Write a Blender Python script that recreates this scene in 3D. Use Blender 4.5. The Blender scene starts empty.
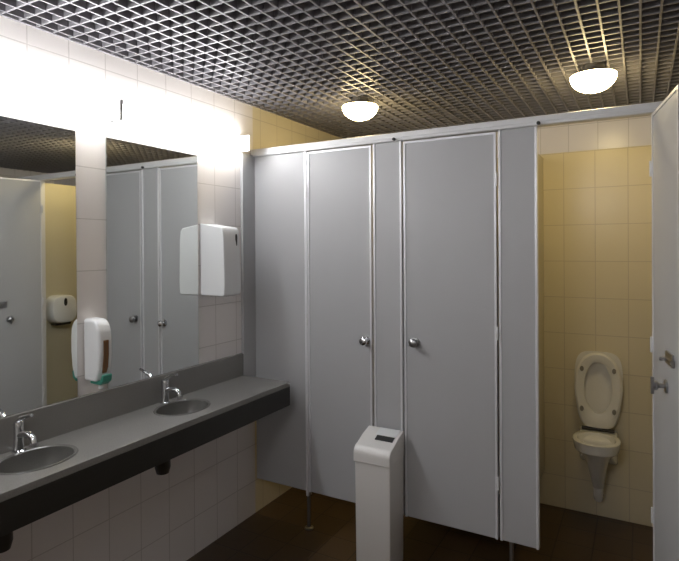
import bpy, bmesh, math
from mathutils import Vector, Matrix
S = bpy.context.scene
C = S.collection
PI = math.pi

# ------------------------------------------------------------------ materials
def mat(name, col, rough=0.5, metal=0.0, emit=None, strength=0.0, spec=0.5, bump=0.0, bump_scale=60, var=0.0, coat=0.0):
    m = bpy.data.materials.new(name); m.use_nodes = True
    nt = m.node_tree; b = nt.nodes['Principled BSDF']
    b.inputs['Base Color'].default_value = (*col, 1)
    b.inputs['Roughness'].default_value = rough
    b.inputs['Metallic'].default_value = metal
    b.inputs['Specular IOR Level'].default_value = spec
    b.inputs['Coat Weight'].default_value = coat
    if emit:
        b.inputs['Emission Color'].default_value = (*emit, 1)
        b.inputs['Emission Strength'].default_value = strength
    if bump or var:
        tc = nt.nodes.new('ShaderNodeTexCoord')
        n = nt.nodes.new('ShaderNodeTexNoise'); n.inputs['Scale'].default_value = bump_scale
        n.inputs['Detail'].default_value = 4
        nt.links.new(tc.outputs['Object'], n.inputs['Vector'])
        if bump:
            bp = nt.nodes.new('ShaderNodeBump'); bp.inputs['Strength'].default_value = bump
            bp.inputs['Distance'].default_value = 0.002
            nt.links.new(n.outputs['Fac'], bp.inputs['Height'])
            nt.links.new(bp.outputs['Normal'], b.inputs['Normal'])
        if var:
            mx = nt.nodes.new('ShaderNodeMix'); mx.data_type = 'RGBA'
            mx.inputs[6].default_value = (*[c*(1-var) for c in col], 1)
            mx.inputs[7].default_value = (*[min(1, c*(1+var)) for c in col], 1)
            nt.links.new(n.outputs['Fac'], mx.inputs[0])
            nt.links.new(mx.outputs[2], b.inputs['Base Color'])
    return m

def tile_mat(name, c1, c2, grout, w, h, axes, off=(0, 0), mortar=0.0026, rough=0.25, bump=0.4):
    m = bpy.data.materials.new(name); m.use_nodes = True
    nt = m.node_tree; b = nt.nodes['Principled BSDF']
    tc = nt.nodes.new('ShaderNodeTexCoord')
    sp = nt.nodes.new('ShaderNodeSeparateXYZ'); cb = nt.nodes.new('ShaderNodeCombineXYZ')
    nt.links.new(tc.outputs['Object'], sp.inputs[0])
    for i, a in enumerate(axes):
        ad = nt.nodes.new('ShaderNodeMath'); ad.operation = 'ADD'
        ad.inputs[1].default_value = 40*(w, h)[i] - off[i]
        nt.links.new(sp.outputs[a], ad.inputs[0]); nt.links.new(ad.outputs[0], cb.inputs[i])
    br = nt.nodes.new('ShaderNodeTexBrick')
    br.offset = 0; br.squash = 1
    br.inputs['Scale'].default_value = 1
    br.inputs['Color1'].default_value = (*c1, 1); br.inputs['Color2'].default_value = (*c2, 1)
    br.inputs['Mortar'].default_value = (*grout, 1)
    br.inputs['Mortar Size'].default_value = mortar; br.inputs['Mortar Smooth'].default_value = 0.2
    br.inputs['Brick Width'].default_value = w; br.inputs['Row Height'].default_value = h
    nt.links.new(cb.outputs[0], br.inputs['Vector'])
    nt.links.new(br.outputs['Color'], b.inputs['Base Color'])
    iv = nt.nodes.new('ShaderNodeMath'); iv.operation = 'SUBTRACT'; iv.inputs[0].default_value = 1
    nt.links.new(br.outputs['Fac'], iv.inputs[1])
    bp = nt.nodes.new('ShaderNodeBump'); bp.inputs['Strength'].default_value = bump; bp.inputs['Distance'].default_value = 0.002
    nt.links.new(iv.outputs[0], bp.inputs['Height']); nt.links.new(bp.outputs['Normal'], b.inputs['Normal'])
    b.inputs['Roughness'].default_value = rough
    return m

TW = ((.83, .785, .755), (.81, .765, .735), (.62, .575, .54))
M = {
 'tile_l': tile_mat('tile_left', *TW, .19, .241, ('Y', 'Z'), (-1.119, 1.55)),
 'tile_b': tile_mat('tile_back', *TW, .19, .241, ('X', 'Z'), (1.99, 1.55)),
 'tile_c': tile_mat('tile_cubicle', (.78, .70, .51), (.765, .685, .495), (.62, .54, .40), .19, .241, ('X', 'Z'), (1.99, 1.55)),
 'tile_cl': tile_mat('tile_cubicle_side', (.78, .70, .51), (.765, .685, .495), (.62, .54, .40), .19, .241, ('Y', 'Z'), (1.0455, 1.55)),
 'tile_y': tile_mat('tile_side', *TW, .19, .241, ('Y', 'Z'), (1.0455, 1.55)),
 'floor': tile_mat('floor_tile', (.085, .05, .024), (.07, .042, .02), (.03, .02, .012), .2, .2, ('X', 'Y'), (0, 0), .004, .38),
 'laminate': mat('grey_laminate', (.46, .462, .468), .42, bump=.08, bump_scale=220),
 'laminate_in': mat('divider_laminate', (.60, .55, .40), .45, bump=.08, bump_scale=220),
 'strip': mat('white_aluminium_strip', (.78, .78, .80), .35, .25),
 'alu': mat('aluminium_profile', (.74, .74, .74), .4, .1),
 'grid': mat('ceiling_grid_metal', (.27, .26, .275), .42, .2),
 'plenum': mat('dark_plenum', (.006, .006, .006), .9),
 'mirror': mat('mirror_silver', (.80, .825, .805), .015, 1.0),
 'mirror_edge': mat('mirror_edge', (.25, .32, .30), .3),
 'stone': mat('dark_stone', (.245, .237, .224), .2, var=.25, bump_scale=240),
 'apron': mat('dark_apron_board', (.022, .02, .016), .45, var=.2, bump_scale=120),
 'basin': mat('basin_stone', (.15, .147, .135), .2, var=.12, bump_scale=200),
 'chrome': mat('chrome', (.72, .73, .75), .12, 1.0),
 'chrome_dark': mat('dull_chrome', (.42, .42, .43), .28, 1.0),
 'plastic': mat('white_plastic', (.82, .83, .83), .32),
 'plastic_bin': mat('bin_plastic', (.80, .78, .75), .3),
 'greyplastic': mat('grey_plastic', (.27, .25, .21), .38),
 'black': mat('black_slot', (.012, .012, .012), .4),
 'brown': mat('amber_window', (.16, .075, .03), .2),
 'green': mat('green_pump', (.05, .27, .20), .35),
 'ceramic': mat('white_ceramic', (.88, .87, .84), .12, coat=.3),
 'seat': mat('seat_plastic', (.86, .84, .78), .28),
 'pipe': mat('grey_pipe', (.35, .34, .33), .35),
 'pipe_dark': mat('dark_trap', (.03, .025, .02), .4),
 'lamp_house': mat('lamp_housing', (.85, .85, .85), .4),
 'fluor': mat('fluorescent_diffuser', (.9, .9, .9), .4, emit=(.965, .975, 1.0), strength=28.0),
 'dome': mat('warm_dome', (.9, .85, .75), .3, emit=(1.0, .79, .40), strength=31.0),
 'brass': mat('lamp_base', (.10, .09, .08), .4, .3),
}

# ------------------------------------------------------------------ helpers
def smooth_by_angle(me, ang=35):
    bm = bmesh.new(); bm.from_mesh(me)
    for f in bm.faces: f.smooth = True
    for e in bm.edges:
        if len(e.link_faces) == 2 and e.calc_face_angle(0) > math.radians(ang): e.smooth = False
    bm.to_mesh(me); bm.free()

def wloc(o):
    v = Vector((0, 0, 0))
    while o: v += Vector(o.location); o = o.parent
    return v

def obj(name, bm, m, parent=None, local=False, smooth=True, bevel=0, seg=2, kind=None):
    me = bpy.data.meshes.new(name)
    bmesh.ops.recalc_face_normals(bm, faces=bm.faces)
    if parent is not None and not local: bmesh.ops.translate(bm, verts=bm.verts, vec=-wloc(parent))
    bm.to_mesh(me); bm.free()
    if smooth: smooth_by_angle(me)
    for k in (m if isinstance(m, (list, tuple)) else [m]): me.materials.append(k)
    o = bpy.data.objects.new(name, me); C.objects.link(o)
    if parent is not None: o.parent = parent
    if bevel:
        b = o.modifiers.new('edge', 'BEVEL'); b.width = bevel; b.segments = seg; b.limit_method = 'ANGLE'; b.angle_limit = math.radians(40)
    if kind: o['kind'] = kind
    return o

def thing(name, label, cat, loc=(0, 0, 0), rotz=0, group=None):
    o = bpy.data.objects.new(name, None); C.objects.link(o)
    o.empty_display_size = .05
    o.location = loc; o.rotation_euler = (0, 0, rotz)
    tag(o, label, cat, group); return o

def tag(o, label, cat, group=None):
    o['label'] = label; o['category'] = cat
    if group: o['group'] = group
    return o

def box(bm, x0, x1, y0, y1, z0, z1, mi=0):
    vs = [bm.verts.new((x, y, z)) for x in (x0, x1) for y in (y0, y1) for z in (z0, z1)]
    for q in ((0, 1, 3, 2), (4, 6, 7, 5), (0, 4, 5, 1), (2, 3, 7, 6), (0, 2, 6, 4), (1, 5, 7, 3)):
        f = bm.faces.new([vs[i] for i in q]); f.material_index = mi
    return bm

def bx(*a): return box(bmesh.new(), *a)

def rings(bm, rr, cap0=True, cap1=True, closed=True):
    """loft a list of rings (lists of points)"""
    V = [[bm.verts.new(p) for p in r] for r in rr]
    n = len(V[0])
    for a, b in zip(V, V[1:]):
        for i in range(n if closed else n-1):
            j = (i+1) % n
            bm.faces.new((a[i], a[j], b[j], b[i]))
    if cap0: bm.faces.new(V[0])
    if cap1: bm.faces.new(list(reversed(V[-1])))
    return bm

def ell(cx, cy, z, rx, ry, n=40, p=2.0):
    out = []
    for i in range(n):
        a = 2*PI*i/n; c, s = math.cos(a), math.sin(a)
        out.append((cx+rx*math.copysign(abs(c)**(2/p), c), cy+ry*math.copysign(abs(s)**(2/p), s), z))
    return out

def lathe(bm, prof, centre, axis='Z', n=24):
    """prof: (r, h) pairs along axis"""
    cx, cy, cz = centre; rr = []
    for r, h in prof:
        ring = []
        for i in range(n):
            a = 2*PI*i/n; u, v = r*math.cos(a), r*math.sin(a)
            ring.append({'Z': (cx+u, cy+v, cz+h), 'Y': (cx+u, cy+h, cz+v), 'X': (cx+h, cy+u, cz+v)}[axis])
        rr.append(ring)
    return rings(bm, rr)

def tube(bm, pts, r, n=14):
    pts = [Vector(p) for p in pts]; rr = []
    up = Vector((0.013, 0.027, 1)).normalized()
    rs = r if isinstance(r, (list, tuple)) else [r]*len(pts)
    prev = None
    for i, p in enumerate(pts):
        t = (pts[min(i+1, len(pts)-1)]-pts[max(i-1, 0)]).normalized()
        u = prev - t*prev.dot(t) if prev is not None else t.cross(up if abs(t.z) < .9 else Vector((1, 0, 0)))
        u.normalize(); prev = u; v = t.cross(u)
        rr.append([tuple(p+u*rs[i]*math.cos(2*PI*k/n)+v*rs[i]*math.sin(2*PI*k/n)) for k in range(n)])
    return rings(bm, rr)

def prism(bm, prof, a0, a1, plane='XZ'):
    """extrude a polygon: XZ profile along y, YZ profile along x, XY profile along z"""
    f = {'XZ': lambda p, t: (p[0], t, p[1]), 'YZ': lambda p, t: (t, p[0], p[1]), 'XY': lambda p, t: (p[0], p[1], t)}[plane]
    return rings(bm, [[f(p, a0) for p in prof], [f(p, a1) for p in prof]])

# ------------------------------------------------------------------ the setting
XR, YB, YR, YF, ZC, ZF = 4.2, 1.0455, 1.34, -3.25, 2.595, -.112
ZT = 3.05
obj('floor', bx(-.1, XR+.1, YF-.1, YR+.1, ZF-.1, ZF), M['floor'], kind='structure')
obj('wall_left', bx(-.1, 0, YF, .012, ZF, ZT), M['tile_l'], kind='structure')
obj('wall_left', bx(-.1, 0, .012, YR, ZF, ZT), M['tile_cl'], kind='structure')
obj('wall_back', bx(-.1, XR+.1, YR, YR+.1, ZF, ZT), M['tile_b'], kind='structure')
# service wall in front of it, carrying the toilets
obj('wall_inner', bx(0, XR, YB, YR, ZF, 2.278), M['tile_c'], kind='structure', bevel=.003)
obj('wall_right', bx(XR, XR+.1, YF, YR, ZF, ZT), M['tile_y'], kind='structure')
obj('wall_front', bx(-.1, XR+.1, YF-.1, YF, ZF, ZT), M['tile_b'], kind='structure')
# open-cell grid ceiling with a dark void above
bm = bmesh.new()
P = .0735; T = .0042; BH = .058
k = 0
x = 2.104 - 28*P
while x < XR-.005:
    if x > .006: box(bm, x-T, x+T, YF, YR, ZC, ZC+BH)
    x += P
y = -1.023 - 30*P
while y < YR-.005:
    if y > YF+.005: box(bm, 0, XR, y-T, y+T, ZC+.001, ZC+BH-.001)
    y += P
box(bm, 0, .014, YF, YR, ZC-.002, ZC+BH); box(bm, 0, XR, YR-.014, YR, ZC-.002, ZC+BH)
box(bm, -.1, XR+.1, YF-.1, YR+.1, ZT, ZT+.05, 1)
obj('ceiling', bm, [M['grid'], M['plenum']], smooth=False, kind='structure')

# ------------------------------------------------------------------ cubicle partition
Z0, Z1 = .127, 2.252
TH = .024
part = thing('cubicle_partition', 'long grey laminate toilet cubicle front with fixed panels, headrail and dividers', 'partition', (0, 0, 0))
def panel(name, x0, x1, strips=(True, True), m='laminate'):
    p = obj(name, bx(x0, x1, 0, TH, Z0, Z1), M[m], part, bevel=.002)
    for on, xs in zip(strips, (x0, x1-.012)):
        if on: obj('edge_strip', bx(xs-.0005, xs+.0125, -.004, TH+.004, Z0-.002, Z1), M['strip'], p, bevel=.0015)
    return p
panel('front_panel', .022, .412, (False, False))
panel('front_panel', .888, 1.066)
panel('front_panel', 1.606, 1.797)
panel('front_panel', 2.315, XR-.01, (True, False))
obj('wall_panel', bx(.001, .022, -.122, TH, .69, 2.262), M['laminate'], part, bevel=.002)
# post at the first door, its foot reaching the floor
ps = obj('post', bx(.412, .432, -.006, TH+.006, Z0-.03, Z1), M['strip'], part, bevel=.002)
for xf in (.422, .977, 1.66, 2.33):
    bm = bmesh.new(); lathe(bm, [(.028, 0), (.028, .008), (.012, .014), (.012, Z0-ZF+.01)], (xf, .012, ZF))
    obj('foot', bm, M['chrome_dark'], part)
# headrail: an aluminium profile with a lip
prof = [(-.012, Z1), (TH+.012, Z1), (TH+.012, Z1+.047), (.02, Z1+.052), (.004, Z1+.052), (-.012, Z1+.047), (-.012, Z1+.02), (-.017, Z1+.017), (-.017, Z1+.004)]
bm = bmesh.new(); prism(bm, prof, .002, XR-.002, 'YZ'); obj('headrail', bm, M['alu'], part, smooth=False)
for xd in (.978, 1.660, 2.462):
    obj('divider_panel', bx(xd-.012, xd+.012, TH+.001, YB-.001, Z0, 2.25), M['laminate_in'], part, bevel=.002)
for xb, zb in ((1.808, 2.262), (1.03, 2.262)):
    bm = bmesh.new(); lathe(bm, [(.009, 0), (.009, -.012), (.006, -.016)], (xb, -.017, zb), 'Y', 16)
    obj('door_stop', bm, M['black'], part)

def door(label, loc, w, rotz=0, knob=None, zb=Z0, hinge_left=True, knob_mat='chrome_dark'):
    """local frame: hinge at the origin, the panel along +x, its room-facing side at y<0"""
    d = thing('stall_door', label, 'door', loc, rotz, 'cubicle doors')
    h = Z1-.008
    obj('door_panel', bx(0, w, 0, TH, zb, h), M['laminate'], d, local=True, bevel=.002)
    bm = bmesh.new()
    box(bm, -.0005, .011, -.004, TH+.004, zb-.002, h+.002); box(bm, w-.011, w+.0005, -.004, TH+.004, zb-.002, h+.002)
    box(bm, .011, w-.011, -.004, TH+.004, h-.010, h+.002)
    obj('edge_strip', bm, M['strip'], d, local=True, smooth=False)
    for z in (.42, 1.2, 2.0):
        bm = bmesh.new(); lathe(bm, [(.006, -.035), (.006, .035)], ((-.004 if hinge_left else w+.004), -.006, z), 'Z', 12)
        obj('hinge', bm, M['alu'], d, local=True)
    if knob:
        kx, kz = knob
        bm = bmesh.new(); lathe(bm, [(.026, 0), (.026, -.006), (.011, -.009), (.010, -.024), (.021, -.031), (.025, -.040), (.023, -.049), (.013, -.055), (.004, -.056)], (kx, -.0005, kz), 'Y', 24)
        obj('knob', bm, M[knob_mat], d, local=True)
        bm = bmesh.new(); lathe(bm, [(.024, TH+.0005), (.024, TH+.008), (.008, TH+.01), (.008, TH+.03)], (kx, 0, kz), 'Y', 20)
        box(bm, kx-.006, kx+.006, TH+.02, TH+.03, kz-.03, kz+.03)
        obj('latch_turn', bm, M['chrome_dark'], d, local=True)
    return d
door('closed grey cubicle door nearest the mirrors, knob at its right edge', (.435, 0, 0), .440, knob=(.402, 1.105), knob_mat='chrome')  # brighter chrome than the next knob: lit and shaded look put into the colour
door('closed wide grey cubicle door behind the waste bin, knob at its left edge', (1.0785, 0, 0), .515, knob=(.065, 1.118), hinge_left=False)
# the open door swings out towards the viewer past ninety degrees
OA = -math.radians(80.6)
od = door('grey cubicle door standing open beside the toilet', (2.297, -.014, 0), .478, rotz=OA)
ang = .262
bm = bmesh.new(); lathe(bm, [(.027, 0), (.027, -.007), (.010, -.010), (.010, -.03), (.020, -.036), (.020, -.046), (.012, -.05)], (ang, -.0005, 1.075), 'Y', 20)
box(bm, ang-.006, ang+.006, -.058, -.046, 1.04, 1.11)
obj('knob', bm, M['chrome_dark'], od, local=True)
bm = bmesh.new(); box(bm, ang+.02, ang+.13, -.009, -.0005, 1.175, 1.225); box(bm, ang+.04, ang+.16, -.022, -.009, 1.193, 1.207)
lathe(bm, [(.008, -.009), (.008, -.04), (.004, -.043)], (ang+.075, 0, 1.2), 'Y', 14)
obj('slide_bolt', bm, M['chrome_dark'], od, local=True)

# ------------------------------------------------------------------ mirrors
for label, y0, y1 in (('tall frameless mirror at the left, behind the nearer tap', -1.93, -1.287),
                      ('tall frameless mirror beside the towel dispenser, behind the farther tap', -1.125, -.515)):
    t = thing('wall_mirror', label, 'mirror', (0, (y0+y1)/2, .979), group='mirrors over the washbasins')
    obj('backing', bx(.0005, .005, y0+.002, y1-.002, .9800, 2.186), M['mirror_edge'], t, smooth=False)
    obj('glass', bx(.005, .009, y0, y1, .9795, 2.188), M['mirror'], t, smooth=False)

# ------------------------------------------------------------------ fluorescent wall lamps
for label, y0, y1 in (('long white fluorescent wall lamp above the left mirror, glowing', -2.085, -1.105),
                      ('long white fluorescent wall lamp above the mirror beside the towel dispenser, glowing', -1.093, -.130),
                      ('unseen fluorescent fill lamp past the left mirror, added to light the cubicle fronts', -3.10, -2.10),  # out of view, added to throw more light on the door fronts
                      ('unseen fluorescent fill lamp on the wall facing the cubicles, added to light them', -3.00, -2.02)):  # added frontal fill for doors and bin, built like the wall lamps
    t = thing('wall_lamp', label, 'lamp', (0, (y0+y1)/2, 2.27), group='fluorescent lamps over the mirrors')
    obj('housing', bx(.001, .03, y0+.012, y1-.012, 2.284, 2.352), M['lamp_house'], t, bevel=.003)
    n = 12
    prof = [(.030, 2.274)] + [(.032+.045*math.sin(PI*i/n)**.7 if 0 < i < n else .032, 2.316-.042*math.cos(PI*i/n)) for i in range(n+1)] + [(.030, 2.358)]
    bm = bmesh.new(); prism(bm, prof, y0+.004, y1-.004, 'XZ'); obj('diffuser', bm, M['fluor'], t)
    for ya, yb in ((y0, y0+.004), (y1-.004, y1)):
        obj('end_cap', bx(.001, .088, ya, yb, 2.266, 2.368), M['lamp_house'], t, bevel=.003)

t.rotation_euler = (0, 0, PI/2); t.location = (1.5, YF, 2.27)     # the last one, an added fill light, hangs unseen on the end wall

# ------------------------------------------------------------------ washbasin counter
ZK, XC, YE, YS = .837, .381, -.127, -2.35
ct = thing('washbasin_counter', 'long dark grey stone washbasin counter with two oval basins below the mirrors', 'counter', (0, (YE+YS)/2, ZK-.03))
BC = ((.196, -1.595), (.196, -.828)); RX, RY = .112, .142
def top_face(z):
    bm = bmesh.new()
    def loop(pts):
        vs = [bm.verts.new(p) for p in pts]
        return [bm.edges.new((vs[i], vs[(i+1) % len(vs)])) for i in range(len(vs))]
    e = loop([(.021, YS, z), (XC, YS, z), (XC, YE, z), (.021, YE, z)])
    for c in BC: e += loop(ell(c[0], c[1], z, RX, RY, 48))
    bmesh.ops.triangle_fill(bm, use_beauty=True, use_dissolve=False, edges=e)
    r = bmesh.ops.extrude_face_region(bm, geom=list(bm.faces))
    bmesh.ops.translate(bm, verts=[v for v in r['geom'] if isinstance(v, bmesh.types.BMVert)], vec=(0, 0, -.03))
    return bm
obj('worktop', top_face(ZK), M['stone'], ct, bevel=.003)
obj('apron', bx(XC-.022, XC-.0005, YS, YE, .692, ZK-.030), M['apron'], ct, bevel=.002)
obj('backsplash', bx(.001, .021, YS, YE, ZK-.03, .978), M['stone'], ct, bevel=.003)
for c in BC:
    bm = bmesh.new(); rr = []
    for s, z in ((1.10, ZK+.0005), (1.085, ZK+.004), (1.03, ZK+.0045), (.985, ZK+.001), (.96, ZK-.02), (.88, ZK-.065), (.70, ZK-.10), (.42, ZK-.118), (.16, ZK-.122)):
        rr.append(ell(c[0], c[1], z, RX*s, RY*s, 48))
    for s, z in ((.18, ZK-.132), (.48, ZK-.128), (.76, ZK-.110), (.94, ZK-.07), (.995, ZK-.032)):
        rr.append(ell(c[0], c[1], z, RX*s, RY*s, 48))
    rings(bm, rr, False, False); b = obj('basin', bm, M['basin'], ct)
    bm = bmesh.new(); lathe(bm, [(.022, -.124), (.022, -.118), (.016, -.116), (.012, -.119), (.004, -.12)], (c[0], c[1], ZK), 'Z', 20)
    obj('drain', bm, M['chrome_dark'], b)
for y in (-2.2, -1.2, -.2):
    bm = bmesh.new(); prism(bm, [(.001, .80), (.33, .80), (.33, .775), (.03, .56), (.001, .56)], y-.01, y+.01, 'XZ')
    obj('bracket', bm, M['alu'], ct, smooth=False)

# taps
for (cx, cy), label in ((BC[0], 'small chrome mixer tap on the counter behind the nearer basin'),
                        (BC[1], 'small chrome mixer tap on the counter behind the farther basin')):
    px, py = .058, cy+.012
    t = thing('tap', label, 'tap', (px, py, ZK), group='mixer taps on the counter')
    bm = bmesh.new(); lathe(bm, [(.026, .0005), (.026, .006), (.020, .010), (.0185, .07), (.0195, .10), (.021, .112), (.019, .122), (.006, .126)], (px, py, ZK), 'Z', 24)
    obj('body', bm, M['chrome'], t)
    bm = bmesh.new(); tube(bm, [(px+.005, py, ZK+.066), (px+.04, py, ZK+.078), (px+.075, py, ZK+.080), (px+.098, py, ZK+.070), (px+.102, py, ZK+.052)], [.014, .0135, .013, .0125, .012])
    sp = obj('spout', bm, M['chrome'], t)
    bm = bmesh.new(); lathe(bm, [(.0125, 0), (.0125, -.012), (.009, -.014)], (px+.102, py, ZK+.052), 'Z', 16); obj('aerator', bm, M['chrome_dark'], sp)
    bm = bmesh.new(); tube(bm, [(px-.002, py, ZK+.120), (px+.02, py, ZK+.140), (px+.075, py, ZK+.158), (px+.09, py, ZK+.160)], [.011, .010, .007, .006])
    obj('lever', bm, M['chrome'], t)
# siphons under the basins
for cx, cy in BC:
    ty = cy-.135
    bm = bmesh.new(); lathe(bm, [(.02, -.165), (.036, -.172), (.038, -.255), (.030, -.285), (.012, -.29)], (cx, ty, ZK), 'Z', 20); t = obj('drain_trap', bm, M['pipe_dark'], ct)
    bm = bmesh.new(); tube(bm, [(cx, cy, ZK-.128), (cx, cy-.005, ZK-.150), (cx, cy-.06, ZK-.158), (cx, ty+.005, ZK-.162), (cx, ty, ZK-.18)], .016); obj('tailpipe', bm, M['pipe'], t)
    bm = bmesh.new(); tube(bm, [(cx-.02, ty, ZK-.20), (.08, ty, ZK-.20), (.004, ty, ZK-.20)], .014); obj('waste_pipe', bm, M['pipe'], t)
    bm = bmesh.new(); tube(bm, [(.06, cy+.03, ZK-.03), (.055, cy+.03, ZK-.16), (.035, cy+.03, ZK-.245), (.006, cy+.03, ZK-.245)], .009); obj('supply_hose', bm, M['pipe'], t)

# ------------------------------------------------------------------ dispensers
t = thing('paper_towel_dispenser', 'white boxy paper towel dispenser on the wall right of the mirrors', 'dispenser', (0, -.43, 1.375))
Y0, Y1 = -.490, -.345
prof = [(.001, 1.378), (.170, 1.376), (.183, 1.384), (.186, 1.45), (.180, 1.70), (.174, 1.752), (.160, 1.772), (.001, 1.797)]
bm = bmesh.new(); prism(bm, prof, Y0, Y1, 'XZ'); bd = obj('body', bm, M['plastic'], t, bevel=.006, seg=3)
bm = bmesh.new()
pts = [(-.009*math.sin(a)*(1 if abs(a) < 2 else .8), .034*math.cos(a)) for a in [2*PI*i/20 for i in range(20)]]
yc, zc = -.378, 1.70
rings(bm, [[(.172-(z)*.02, yc+y*(1.0-.3*(z < 0)), zc+z) for y, z in pts], [(.1825-(z)*.02, yc+y*(1.0-.3*(z < 0)), zc+z) for y, z in pts]])
obj('level_window', bm, M['black'], t)
obj('outlet', bx(.06, .16, Y0+.02, Y1-.02, 1.3735, 1.3785), M['black'], t)

t = thing('soap_dispenser', 'white rounded soap dispenser with green pump on the wall between the mirrors', 'dispenser', (0, -1.215, 1.03))
Y0, Y1 = -1.252, -1.178
n = 10
prof = [(.001, 1.045), (.085, 1.045), (.104, 1.10), (.112, 1.17), (.112, 1.24)]
prof += [(.055+.055*math.cos(PI/2*i/n), 1.255+.075*math.sin(PI/2*i/n)) for i in range(n+1)] + [(.001, 1.332)]
bm = bmesh.new(); prism(bm, prof, Y0, Y1, 'XZ'); obj('body', bm, M['plastic'], t, bevel=.014, seg=4)
bm = bmesh.new(); prism(bm, [(.10, 1.082), (.111, 1.11), (.1165, 1.17), (.1165, 1.235), (.10, 1.235)], -1.228, -1.202, 'XZ'); obj('level_window', bm, M['brown'], t, bevel=.002)
bm = bmesh.new(); prism(bm, [(.03, 1.046), (.098, 1.050), (.112, 1.080), (.121, 1.076), (.116, 1.046), (.095, 1.030), (.03, 1.032)], Y0+.014, Y1-.010, 'XZ'); obj('pump_lever', bm, M['green'], t, bevel=.004)
bm = bmesh.new(); lathe(bm, [(.011, 0), (.011, -.014), (.006, -.018)], (.075, -1.215, 1.024), 'Z', 14); obj('nozzle', bm, M['plastic'], t)

# toilet paper dispenser on the cubicle's right divider (seen in the left mirror)
XD = 2.4495
t = thing('toilet_paper_dispenser', 'round-topped toilet paper dispenser on the open cubicle side panel, reflected in the left mirror', 'dispenser', (XD, .22, 1.0))
def rr_prof(y0, y1, z0, z1, n=24):
    return [(y, z) for y, z, _ in [((p[0]), (p[1]), 0) for p in ell((y0+y1)/2, (z0+z1)/2, 0, (y1-y0)/2, (z1-z0)/2, n*2, 3.2)]]
bm = bmesh.new(); pr = rr_prof(.10, .345, .985, 1.235)
sc = lambda k: [((y-.2225)*k+.2225, (z-1.11)*k+1.11) for y, z in pr]
rings(bm, [[(XD-.0005, *p) for p in sc(1)], [(XD-.095, *p) for p in sc(1)], [(XD-.115, *p) for p in sc(.93)], [(XD-.12, *p) for p in sc(.8)]])
obj('body', bm, M['plastic'], t)
bm = bmesh.new(); rings(bm, [[(XD-.112, .2225+.016*math.sin(2*PI*i/20), 1.175+.036*math.cos(2*PI*i/20)) for i in range(20)], [(XD-.1235, .2225+.016*math.sin(2*PI*i/20), 1.175+.036*math.cos(2*PI*i/20)) for i in range(20)]])
obj('level_window', bm, M['black'], t)
bm = bmesh.new(); prism(bm, [(.14, .985), (.30, .985), (.29, .965), (.15, .965)], XD-.09, XD-.02, 'YZ'); obj('outlet', bm, M['black'], t, smooth=False)

# ------------------------------------------------------------------ ceiling lamps
for label, (x, y) in (('round warm glowing dome lamp on the ceiling, nearer the wall lamps', (.696, .216)),
                      ('round warm glowing dome lamp on the ceiling above the open toilet cubicle', (2.034, .284))):
    t = thing('ceiling_lamp', label, 'lamp', (x, y, ZC), group='dome lamps on the ceiling')
    bm = bmesh.new(); lathe(bm, [(.055, -.0005), (.055, -.040), (.100, -.046), (.104, -.0495), (.09, -.050)], (x, y, ZC), 'Z', 40); obj('base_ring', bm, M['brass'], t)
    bm = bmesh.new(); lathe(bm, [(.104, -.0505), (.112, -.051)] + [(.1135*math.cos(PI/2*i/12), -.053-.085*math.sin(PI/2*i/12)) for i in range(12)] + [(.004, -.138)], (x, y, ZC), 'Z', 40)
    obj('dome', bm, M['dome'], t)

# ------------------------------------------------------------------ toilet
TX = 2.02
t = thing('toilet', 'white wall-hung toilet with seat and lid raised in the open cubicle', 'toilet', (TX, .62, .11))
ZRm = .53
bm = bmesh.new(); rr = []
for z, rx, ry, cy in ((.19, .030, .045, .765), (.26, .040, .075, .735), (.34, .052, .10, .702), (.40, .066, .12, .675), (.44, .086, .132, .65), (.475, .118, .138, .618), (.515, .126, .137, .610), (ZRm, .126, .137, .608), (ZRm+.004, .118, .129, .608)):
    rr.append(ell(TX, cy, z, rx, ry, 40, 2.25))
for z, rx, ry in ((ZRm+.002, .103, .108), (ZRm-.012, .097, .10), (ZRm-.05, .09, .09), (ZRm-.11, .06, .06), (ZRm-.14, .02, .02)):
    rr.append(ell(TX, .603, z, rx, ry, 40, 2.1))
rings(bm, rr); obj('bowl', bm, M['ceramic'], t)
bm = bmesh.new()
rings(bm, [[(TX+sx*w, y, z) for sx, z in ((-1, zb), (1, zb), (1, zt), (-1, zt))] for y, w, zb, zt in ((.66, .075, .42, ZRm-.03), (.72, .10, .36, ZRm), (.8175, .105, .32, ZRm))])
obj('wall_mount', bm, M['ceramic'], t, bevel=.012, seg=3)
bm = bmesh.new(); tube(bm, [(TX, .74, .22), (TX, .745, .16), (TX, .77, .125), (TX, .817, .12)], .028); obj('outlet_pipe', bm, M['ceramic'], t)
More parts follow.
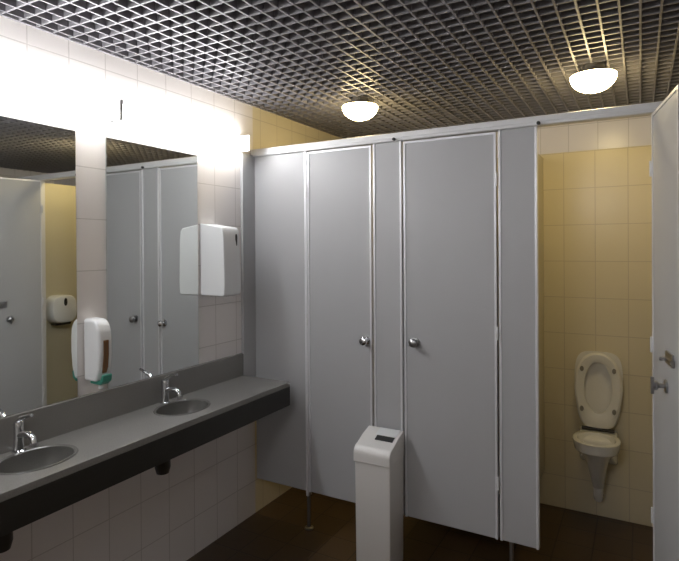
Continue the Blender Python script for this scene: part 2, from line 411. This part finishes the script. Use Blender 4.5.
# raised seat (a ring) and lid behind it, leaning on the wall
def lean(u, v, d):
    """u across, v up along the raised seat, d towards the room"""
    a = math.radians(3.6)
    return (TX+u, .752+v*math.sin(a)-d*math.cos(a), ZRm+.012+v*math.cos(a)+d*math.sin(a))
def outline(w, h, v0, n=48, base=.78, p=2.3):
    out = []
    for i in range(n):
        a = 2*PI*i/n; c, s = math.cos(a), math.sin(a)
        x = w/2*math.copysign(abs(c)**(2/p), c); y = math.copysign(abs(s)**(2/p), s)
        if y < 0:
            k = base + (1-base)*(1+y)**.8
            x = x*(.35+.65*1) if False else (w/2*math.copysign(abs(c)**(2/6), c))*k if abs(c) > 1e-6 else 0
        out.append((x, v0+h/2+h/2*y))
    return out
def ring_seat(o, i, d0, d1):
    bm = bmesh.new(); n = len(o)
    mid = lambda k: [(a[0]*(1-k)+b[0]*k, a[1]*(1-k)+b[1]*k) for a, b in zip(o, i)]
    layers = [(o, d0), (o, d1-.008), (mid(.18), d1), (mid(.82), d1), (i, d1-.006), (i, d0)]
    rr = [[lean(u, v, d) for u, v in L] for L, d in layers]; rr.append(rr[0])
    V = [[bm.verts.new(p) for p in r] for r in rr[:-1]]; V.append(V[0])
    for a, b in zip(V, V[1:]):
        for k in range(n):
            j = (k+1) % n; bm.faces.new((a[k], a[j], b[j], b[k]))
    return bm
so = outline(.262, .448, .012)
si = [(u, v) for u, v, _ in ell(0, .250, 0, .076, .152, 48, 2.15)]
seat = obj('seat', ring_seat(so, si, .0, .024), M['seat'], t)
for u, v in ((-.088, .36), (.088, .36), (-.088, .12), (.088, .12)):
    bm = bmesh.new()
    rings(bm, [[lean(u+.011*math.cos(2*PI*k/14), v+.016*math.sin(2*PI*k/14), d) for k in range(14)] for d in (.022, .031)])
    obj('rubber_bumper', bm, M['greyplastic'], seat)
bm = bmesh.new(); lo = outline(.268, .456, .008, p=4.2)
rings(bm, [[lean(u, v, d) for u, v in [(a*s, b0) for a, b0 in lo]] for d, s in ((-.034, .97), (-.030, 1), (-.022, 1))])
obj('lid', bm, M['seat'], t)
bm = bmesh.new(); tube(bm, [(TX-.09, .748, ZRm+.014), (TX+.09, .748, ZRm+.014)], .010); obj('hinge', bm, M['pipe_dark'], t)
t.scale = (1.062,)*3; t.location = (2.006, .835, .0145)

# ------------------------------------------------------------------ waste bin
X0, X1, Y0, Y1 = .868, 1.082, -.222, -.026
t = thing('waste_bin', 'white plastic waste bin with slotted sloping lid on the floor before the cubicle doors', 'bin', ((X0+X1)/2, (Y0+Y1)/2, ZF))
bm = bmesh.new()
def rect(i, z, dx=0): return [(x, y, z) for x, y, _ in ell((X0+X1)/2, (Y0+Y1)/2, 0, (X1-X0)/2-i, (Y1-Y0)/2-i, 48, 26)]
rings(bm, [rect(.008, ZF+.0005), rect(.004, ZF+.008), rect(.001, .47), rect(.001, .485)]); obj('body', bm, M['plastic_bin'], t)
n = 8
prof = [(Y1, .478), (Y1, .612), (Y1-.006, .618), (Y1-.085, .598)] + [(Y0+.040-.048*math.sin(PI/2*i/n), .520+.048*math.cos(PI/2*i/n)) for i in range(n+1)] + [(Y0-.008, .478)]
bm = bmesh.new(); prism(bm, prof, X0-.002, X1+.002, 'YZ'); obj('lid', bm, M['plastic_bin'], t, bevel=.009, seg=3)
bm = bmesh.new(); sl = lambda y: .598+(y-(Y1-.085))*.253
a, b = Y1-.118, Y1-.083
prism(bm, [(a, .570), (b, .580), (b, .6005), (a, .5885)], X0+.088, X1-.02, 'YZ'); obj('slot', bm, M['black'], t, smooth=False)
bm = bmesh.new(); prism(bm, [(Y1-.078, .595), (Y1-.012, .612), (Y1-.012, .6215), (Y1-.078, .6045)], X0+.075, X1-.014, 'YZ'); obj('flap', bm, M['plastic'], t, bevel=.002)

# ------------------------------------------------------------------ world and camera
w = bpy.data.worlds.new('world'); S.world = w; w.use_nodes = True
w.node_tree.nodes['Background'].inputs[0].default_value = (.02, .02, .022, 1)
w.node_tree.nodes['Background'].inputs[1].default_value = 0.3

F, YAW, ROLL, PITCH, PYV = 540.59, math.radians(29.111), math.radians(-.381), math.radians(-.248), 250.0
cam = bpy.data.cameras.new('camera'); co = bpy.data.objects.new('camera', cam); C.objects.link(co)
fw = Vector((-math.sin(YAW), math.cos(YAW), 0)); rt = Vector((math.cos(YAW), math.sin(YAW), 0)); up = Vector((0, 0, 1))
fw2 = fw*math.cos(PITCH)+up*math.sin(PITCH); up2 = up*math.cos(PITCH)-fw*math.sin(PITCH)
r = rt*math.cos(ROLL)+up2*math.sin(ROLL); u = up2*math.cos(ROLL)-rt*math.sin(ROLL)
mw = Matrix.Identity(4)
for i in range(3): mw[i][0] = r[i]; mw[i][1] = u[i]; mw[i][2] = -fw2[i]
mw[0][3], mw[1][3], mw[2][3] = 2.248, -2.851, 1.65
co.matrix_world = mw
cam.sensor_width = 36; cam.lens = F/679*36; cam.shift_y = -(280.5-PYV)/679
cam.clip_start = .02
S.camera = co
vs = S.view_settings
vs.view_transform = 'Standard'; vs.look = 'None'; vs.gamma = 1; vs.exposure = 0; vs.use_curve_mapping = False
